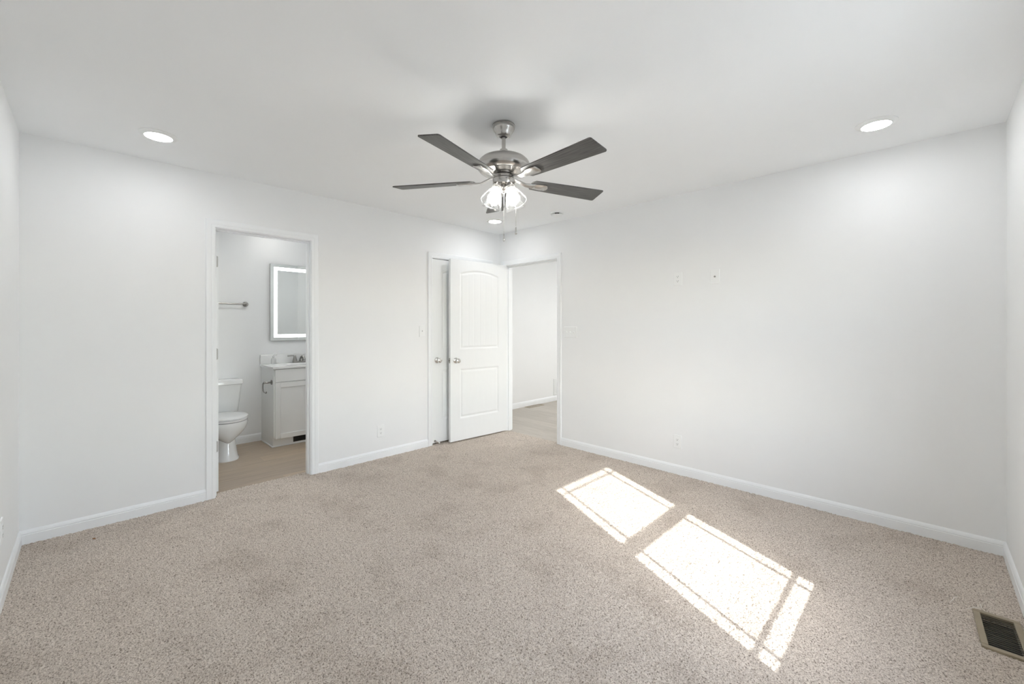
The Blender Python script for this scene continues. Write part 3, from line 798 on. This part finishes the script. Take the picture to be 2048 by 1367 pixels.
# vanity
VY0, VY1, VX0, VX1 = -2.243, -1.480, BX+0.001, -1.125
CT = 0.866
van = thing('vanity_cabinet', 'pale grey bathroom vanity cabinet with shaker doors', 'cabinet', (0, 0, -0.006))
bm = BM()
box(bm, VX0, VX1, VY0, VY0+0.018, 0.100, CT-0.0225); box(bm, VX0, VX1, VY1-0.018, VY1, 0.100, CT-0.0225)
box(bm, VX0, VX1, VY0+0.018, VY1-0.018, 0.100, 0.118); box(bm, VX0, VX0+0.008, VY0+0.018, VY1-0.018, 0.118, CT-0.0225)
box(bm, VX1-0.018, VX1, VY0+0.018, VY1-0.018, 0.118, 0.150); box(bm, VX1-0.018, VX1, VY0+0.018, VY1-0.018, 0.680, 0.715); box(bm, VX1-0.018, VX1, VY0+0.018, VY1-0.018, 0.800, CT-0.0225)
box(bm, VX1-0.018, VX1, (VY0+VY1)/2-0.02, (VY0+VY1)/2+0.02, 0.150, 0.680); box(bm, VX1-0.018, VX1, VY0+0.018, VY0+0.04, 0.150, 0.680); box(bm, VX1-0.018, VX1, VY1-0.04, VY1-0.018, 0.150, 0.680)
box(bm, VX0, VX1-0.03, VY0, VY0+0.018, 0.0, 0.100); box(bm, VX0, VX1-0.03, VY1-0.018, VY1, 0.0, 0.100)
obj('body', bm, M_cab, van, bevel=0.0012)
bm = BM(); box(bm, VX1-0.042, VX1-0.028, VY0+0.002, VY1-0.002, 0.0, 0.100); obj('toe_kick', bm, M_cab, van)
bm = BM(); box(bm, VX1-0.028, VX1-0.019, VY0-0.009, VY1, 0.0, 0.016); box(bm, VX0+0.02, VX1-0.028, VY0-0.009, VY0, 0.0, 0.016); obj('shoe_moulding', bm, M_trim, van, bevel=0.004)
def shaker(name, y0, y1, z0, z1, panel=True):
    bm = BM(); xf = VX1+0.019; rw = 0.052
    if not panel:
        box(bm, VX1+0.001, xf, y0, y1, z0, z1)
        return obj(name, bm, M_cab, van, bevel=0.002)
    box(bm, VX1+0.001, xf, y0, y0+rw, z0, z1); box(bm, VX1+0.001, xf, y1-rw, y1, z0, z1)
    box(bm, VX1+0.001, xf, y0+rw, y1-rw, z0, z0+rw); box(bm, VX1+0.001, xf, y0+rw, y1-rw, z1-rw, z1)
    d = obj(name, bm, M_cab, van, bevel=0.002)
    bm = BM(); box(bm, VX1+0.001, xf-0.011, y0+rw-0.001, y1-rw+0.001, z0+rw-0.001, z1-rw+0.001); obj('panel', bm, M_cab, d)
    return d
vm = (VY0+VY1)/2
for a, b in ((VY0+0.012, vm-0.002), (vm+0.002, VY1-0.012)):
    shaker('drawer_front', a, b, 0.702, 0.834, False); shaker('cabinet_door', a, b, 0.092, 0.693)
# register in the toe kick
r = thing('toe_kick_register', 'black heater register set in the vanity toe kick', 'vent', (VX1-0.0275, -1.905, 0.050), RZ(-90))
bm = BM(); a, b = 0.135, 0.032
box(bm, -a, a, 0, 0.005, -b, -b+0.008); box(bm, -a, a, 0, 0.005, b-0.008, b); box(bm, -a, -a+0.014, 0, 0.005, -b+0.008, b-0.008); box(bm, a-0.014, a, 0, 0.005, -b+0.008, b-0.008)
obj('frame', bm, M_brown_vent, r, bevel=0.001)
bm = BM(); box(bm, -a+0.014, a-0.014, 0.0003, 0.001, -b+0.008, b-0.008); obj('duct', bm, M_black, r, smooth=False)
for k in range(24):
    x = -a+0.018+(2*a-0.036)*k/23
    bm = BM(); box(bm, x-0.001, x+0.001, 0.001, 0.0045, -b+0.008, b-0.008); obj('slat', bm, M_brown_vent, r, smooth=False)

# countertop with backsplash and basin
ctp = thing('countertop', 'glossy white vanity countertop with backsplash and sink', 'countertop', (0, 0, -0.006))
CX1, CY0, CY1 = -1.090, -2.258, -1.465
bm = BM()
bcx, bcy, ba, bb = -1.335, -1.855, 0.135, 0.205
n = 48
outer = []
ol = [(CX1, CY0), (CX1, CY1), (VX0, CY1), (VX0, CY0)]
# top face with an oval basin hole: outer ring sampled by angle
def rect_pt(t):
    c, s_ = math.cos(t), math.sin(t)
    k = min([((CX1-bcx)/c) if c > 1e-6 else 9, ((VX0-bcx)/c) if c < -1e-6 else 9, ((CY1-bcy)/s_) if s_ > 1e-6 else 9, ((CY0-bcy)/s_) if s_ < -1e-6 else 9])
    return (bcx+k*c, bcy+k*s_)
angs = sorted([2*PI*k/n for k in range(n)]+[math.atan2(y-bcy, x-bcx) % (2*PI) for x, y in ol])
ro = [rect_pt(t) for t in angs]
ri = [(bcx+ba*math.cos(t), bcy+bb*math.sin(t)) for t in angs]
rings = []
for f, dz in ((0.05, -0.142), (0.37, -0.138), (0.69, -0.113), (0.90, -0.066), (1.01, -0.022)):
    rings.append([(bcx+(x-bcx)*f, bcy+(y-bcy)*f, CT+dz) for x, y in ri])
rings += [[(x, y, CT-0.022) for x, y in ro], [(x, y, CT-0.004) for x, y in ro], [(bcx+(x-bcx)*0.988, bcy+(y-bcy)*0.990, CT) for x, y in ro], [(x, y, CT) for x, y in ri]]
for f, dz in ((0.95, -0.012), (0.85, -0.06), (0.65, -0.105), (0.35, -0.128), (0.05, -0.132)):
    rings.append([(bcx+(x-bcx)*f, bcy+(y-bcy)*f, CT+dz) for x, y in ri])
loft(bm, rings, True, True, True)
obj('top', bm, M_marble, ctp, angle=35)
bm = BM(); box(bm, VX0, BX+0.022, CY0, CY1, CT, CT+0.105); obj('backsplash', bm, M_marble, ctp, bevel=0.004)

# faucet
fc = thing('faucet', 'brushed nickel two handle faucet on the vanity countertop', 'faucet', (-1.500, -1.840, CT-0.0055))
bm = BM(); extr(bm, rrect(-0.026, 0.026, -0.095, 0.095, 0.024), 0, 0.016); obj('base', bm, M_nickel_dark, fc, bevel=0.004)
for s_ in (-1, 1):
    bm = BM(); lathe(bm, [(0.026, 0.012), (0.023, 0.030), (0.016, 0.058), (0.012, 0.074), (0.014, 0.080), (0.011, 0.086), (0.001, 0.088)], 24, Matrix.Translation((0, 0.070*s_, 0)))
    h_ = obj('handle', bm, M_nickel_dark, fc)
    bm = BM(); tube(bm, [(0, 0.066*s_, 0.082), (0.002, 0.105*s_, 0.085), (0.004, 0.150*s_, 0.083)], [0.006, 0.0065, 0.0075], 12); obj('lever', bm, M_nickel_dark, h_)
bm = BM(); tube(bm, [(0, 0, 0.010), (0.004, 0, 0.040), (0.022, 0, 0.066), (0.052, 0, 0.076), (0.085, 0, 0.068), (0.105, 0, 0.046), (0.108, 0, 0.034)], [0.022, 0.020, 0.017, 0.0145, 0.013, 0.012, 0.012], 18); obj('spout', bm, M_nickel_dark, fc)

# pump bottle
sb = thing('soap_bottle', 'small translucent white pump bottle on the vanity countertop', 'bottle', (-1.490, -2.140, CT-0.0055))
bm = BM(); lathe(bm, [(0.026, 0.0), (0.028, 0.004), (0.028, 0.050), (0.022, 0.066), (0.011, 0.072), (0.011, 0.080)], 28); obj('bottle_body', bm, M_clearbottle, sb)
bm = BM(); lathe(bm, [(0.012, 0.078), (0.012, 0.088), (0.005, 0.089), (0.005, 0.104)], 16); tube(bm, [(0, 0, 0.104), (0.0, 0.012, 0.107), (0.0, 0.036, 0.103)], [0.008, 0.006, 0.004], 10); obj('pump', bm, M_clearbottle, sb)

# toilet paper holder on the vanity side
tp = thing('toilet_paper_holder', 'empty nickel toilet paper holder on the vanity side', 'paper holder', (-1.185, VY0-0.0005, 0.690), RZ(180))
bm = BM(); lathe(bm, [(0.027, 0.0), (0.027, 0.006), (0.020, 0.010), (0.010, 0.013), (0.009, 0.030), (0.012, 0.036), (0.009, 0.042), (0.009, 0.062), (0.013, 0.066), (0.013, 0.078), (0.006, 0.082)], 24, Matrix.Rotation(-PI/2, 4, 'X')); obj('post', bm, M_nickel_dark, tp)
bm = BM(); tube(bm, [(0, 0.072, 0.0), (0.030, 0.074, -0.004), (0.040, 0.074, -0.016), (0.044, 0.073, -0.060), (0.038, 0.073, -0.088), (0.022, 0.073, -0.098), (-0.060, 0.073, -0.104), (-0.072, 0.073, -0.100), (-0.076, 0.073, -0.086)], 0.0055, 10); obj('arm', bm, M_nickel_dark, tp)

# mirror with a lit border
mi = thing('wall_mirror', 'rectangular bathroom mirror with a glowing white border', 'mirror', (BX, -1.854, 1.568), LW)
mw, mh = 0.305, 0.444
bm = BM(); box(bm, -mw, mw, 0.0, 0.030, -mh, mh); obj('case', bm, M_alu, mi, bevel=0.001)
bm = BM(); box(bm, -mw+0.001, mw-0.001, 0.030, 0.0345, -mh+0.001, mh-0.001); obj('glass', bm, M_mirror, mi, smooth=False)
bm = BM(); o_, i_ = 0.037, 0.072
za, zb = 0.0345, 0.0350
box(bm, -mw+o_, mw-o_, za, zb, mh-i_, mh-o_); box(bm, -mw+o_, mw-o_, za, zb, -mh+o_, -mh+i_)
box(bm, -mw+o_, -mw+i_, za, zb, -mh+i_, mh-i_); box(bm, mw-i_, mw-o_, za, zb, -mh+i_, mh-i_)
obj('light_border', bm, M_strip, mi, smooth=False)

# towel bar
tb = thing('towel_bar', 'brushed nickel towel bar on the bathroom wall above the toilet', 'towel bar', (BX, -2.700, 1.535), LW)
for s_ in (-1, 1):
    bm = BM(); lathe(bm, [(0.028, 0.0), (0.028, 0.006), (0.021, 0.011), (0.011, 0.016), (0.010, 0.045), (0.013, 0.052), (0.013, 0.072), (0.008, 0.078), (0.001, 0.079)], 24, Matrix.Translation((0.300*s_, 0, 0)) @ Matrix.Rotation(-PI/2, 4, 'X')); obj('post', bm, M_nickel_dark, tb)
bm = BM(); tube(bm, [(-0.300, 0.062, 0), (0.300, 0.062, 0)], 0.0085, 14); obj('rod', bm, M_nickel_dark, tb)

# ceiling light of the bathroom
bl = thing('flush_light', 'white flush ceiling light of the bathroom, just under the door head', 'ceiling light', (-1.30, -2.165, BH))
bm = BM(); lathe(bm, [(0.125, 0.0), (0.125, -0.030), (0.118, -0.034)], 40); obj('base', bm, M_plate, bl)
bm = BM(); lathe(bm, [(0.116, -0.033), (0.116, -0.085), (0.106, -0.112), (0.080, -0.126), (0.040, -0.132), (0.001, -0.133)], 40); obj('diffuser', bm, M_bath, bl)

bl2 = thing('bathroom_fill_light', 'added round fill light in the bathroom ceiling, out of view', 'ceiling light', (-0.42, -2.35, BH))  # unseen fill light, added to brighten the vanity front and floor
bm = BM(); lathe(bm, [(0.094, 0.0), (0.0935, -0.003), (0.088, -0.006), (0.069, -0.0135), (0.066, -0.0135), (0.066, 0.0)], 40); obj('trim_ring', bm, M_plate, bl2)
bm = BM(); lathe(bm, [(0.066, -0.008), (0.066, -0.0125), (0.05, -0.015), (0.001, -0.0166)], 40); obj('lens', bm, M_bathfill, bl2)

# fill lights added out of view to brighten the hall
for k, (x, y, lab) in enumerate(((1.60, 1.45, 'added round hall fill light beyond the doorway, out of view'), (1.2, 2.6, 'added round hall fill light towards the far end, out of view'))):
    r = thing('hall_fill_light', lab, 'ceiling light', (x, y, H))
    bm = BM(); lathe(bm, [(0.094, 0.0), (0.0935, -0.003), (0.088, -0.006), (0.069, -0.0135), (0.066, -0.0135), (0.066, 0.0)], 40); obj('trim_ring', bm, M_plate, r)
    bm = BM(); lathe(bm, [(0.066, -0.008), (0.066, -0.0125), (0.05, -0.015), (0.001, -0.0166)], 40); obj('lens', bm, M_hallfill, r)

S.cycles.max_bounces = 16
S.cycles.diffuse_bounces = 10
S.cycles.transparent_max_bounces = 24
S.cycles.sample_clamp_indirect = 8.0
S.cycles.caustics_reflective = False
S.cycles.caustics_refractive = False
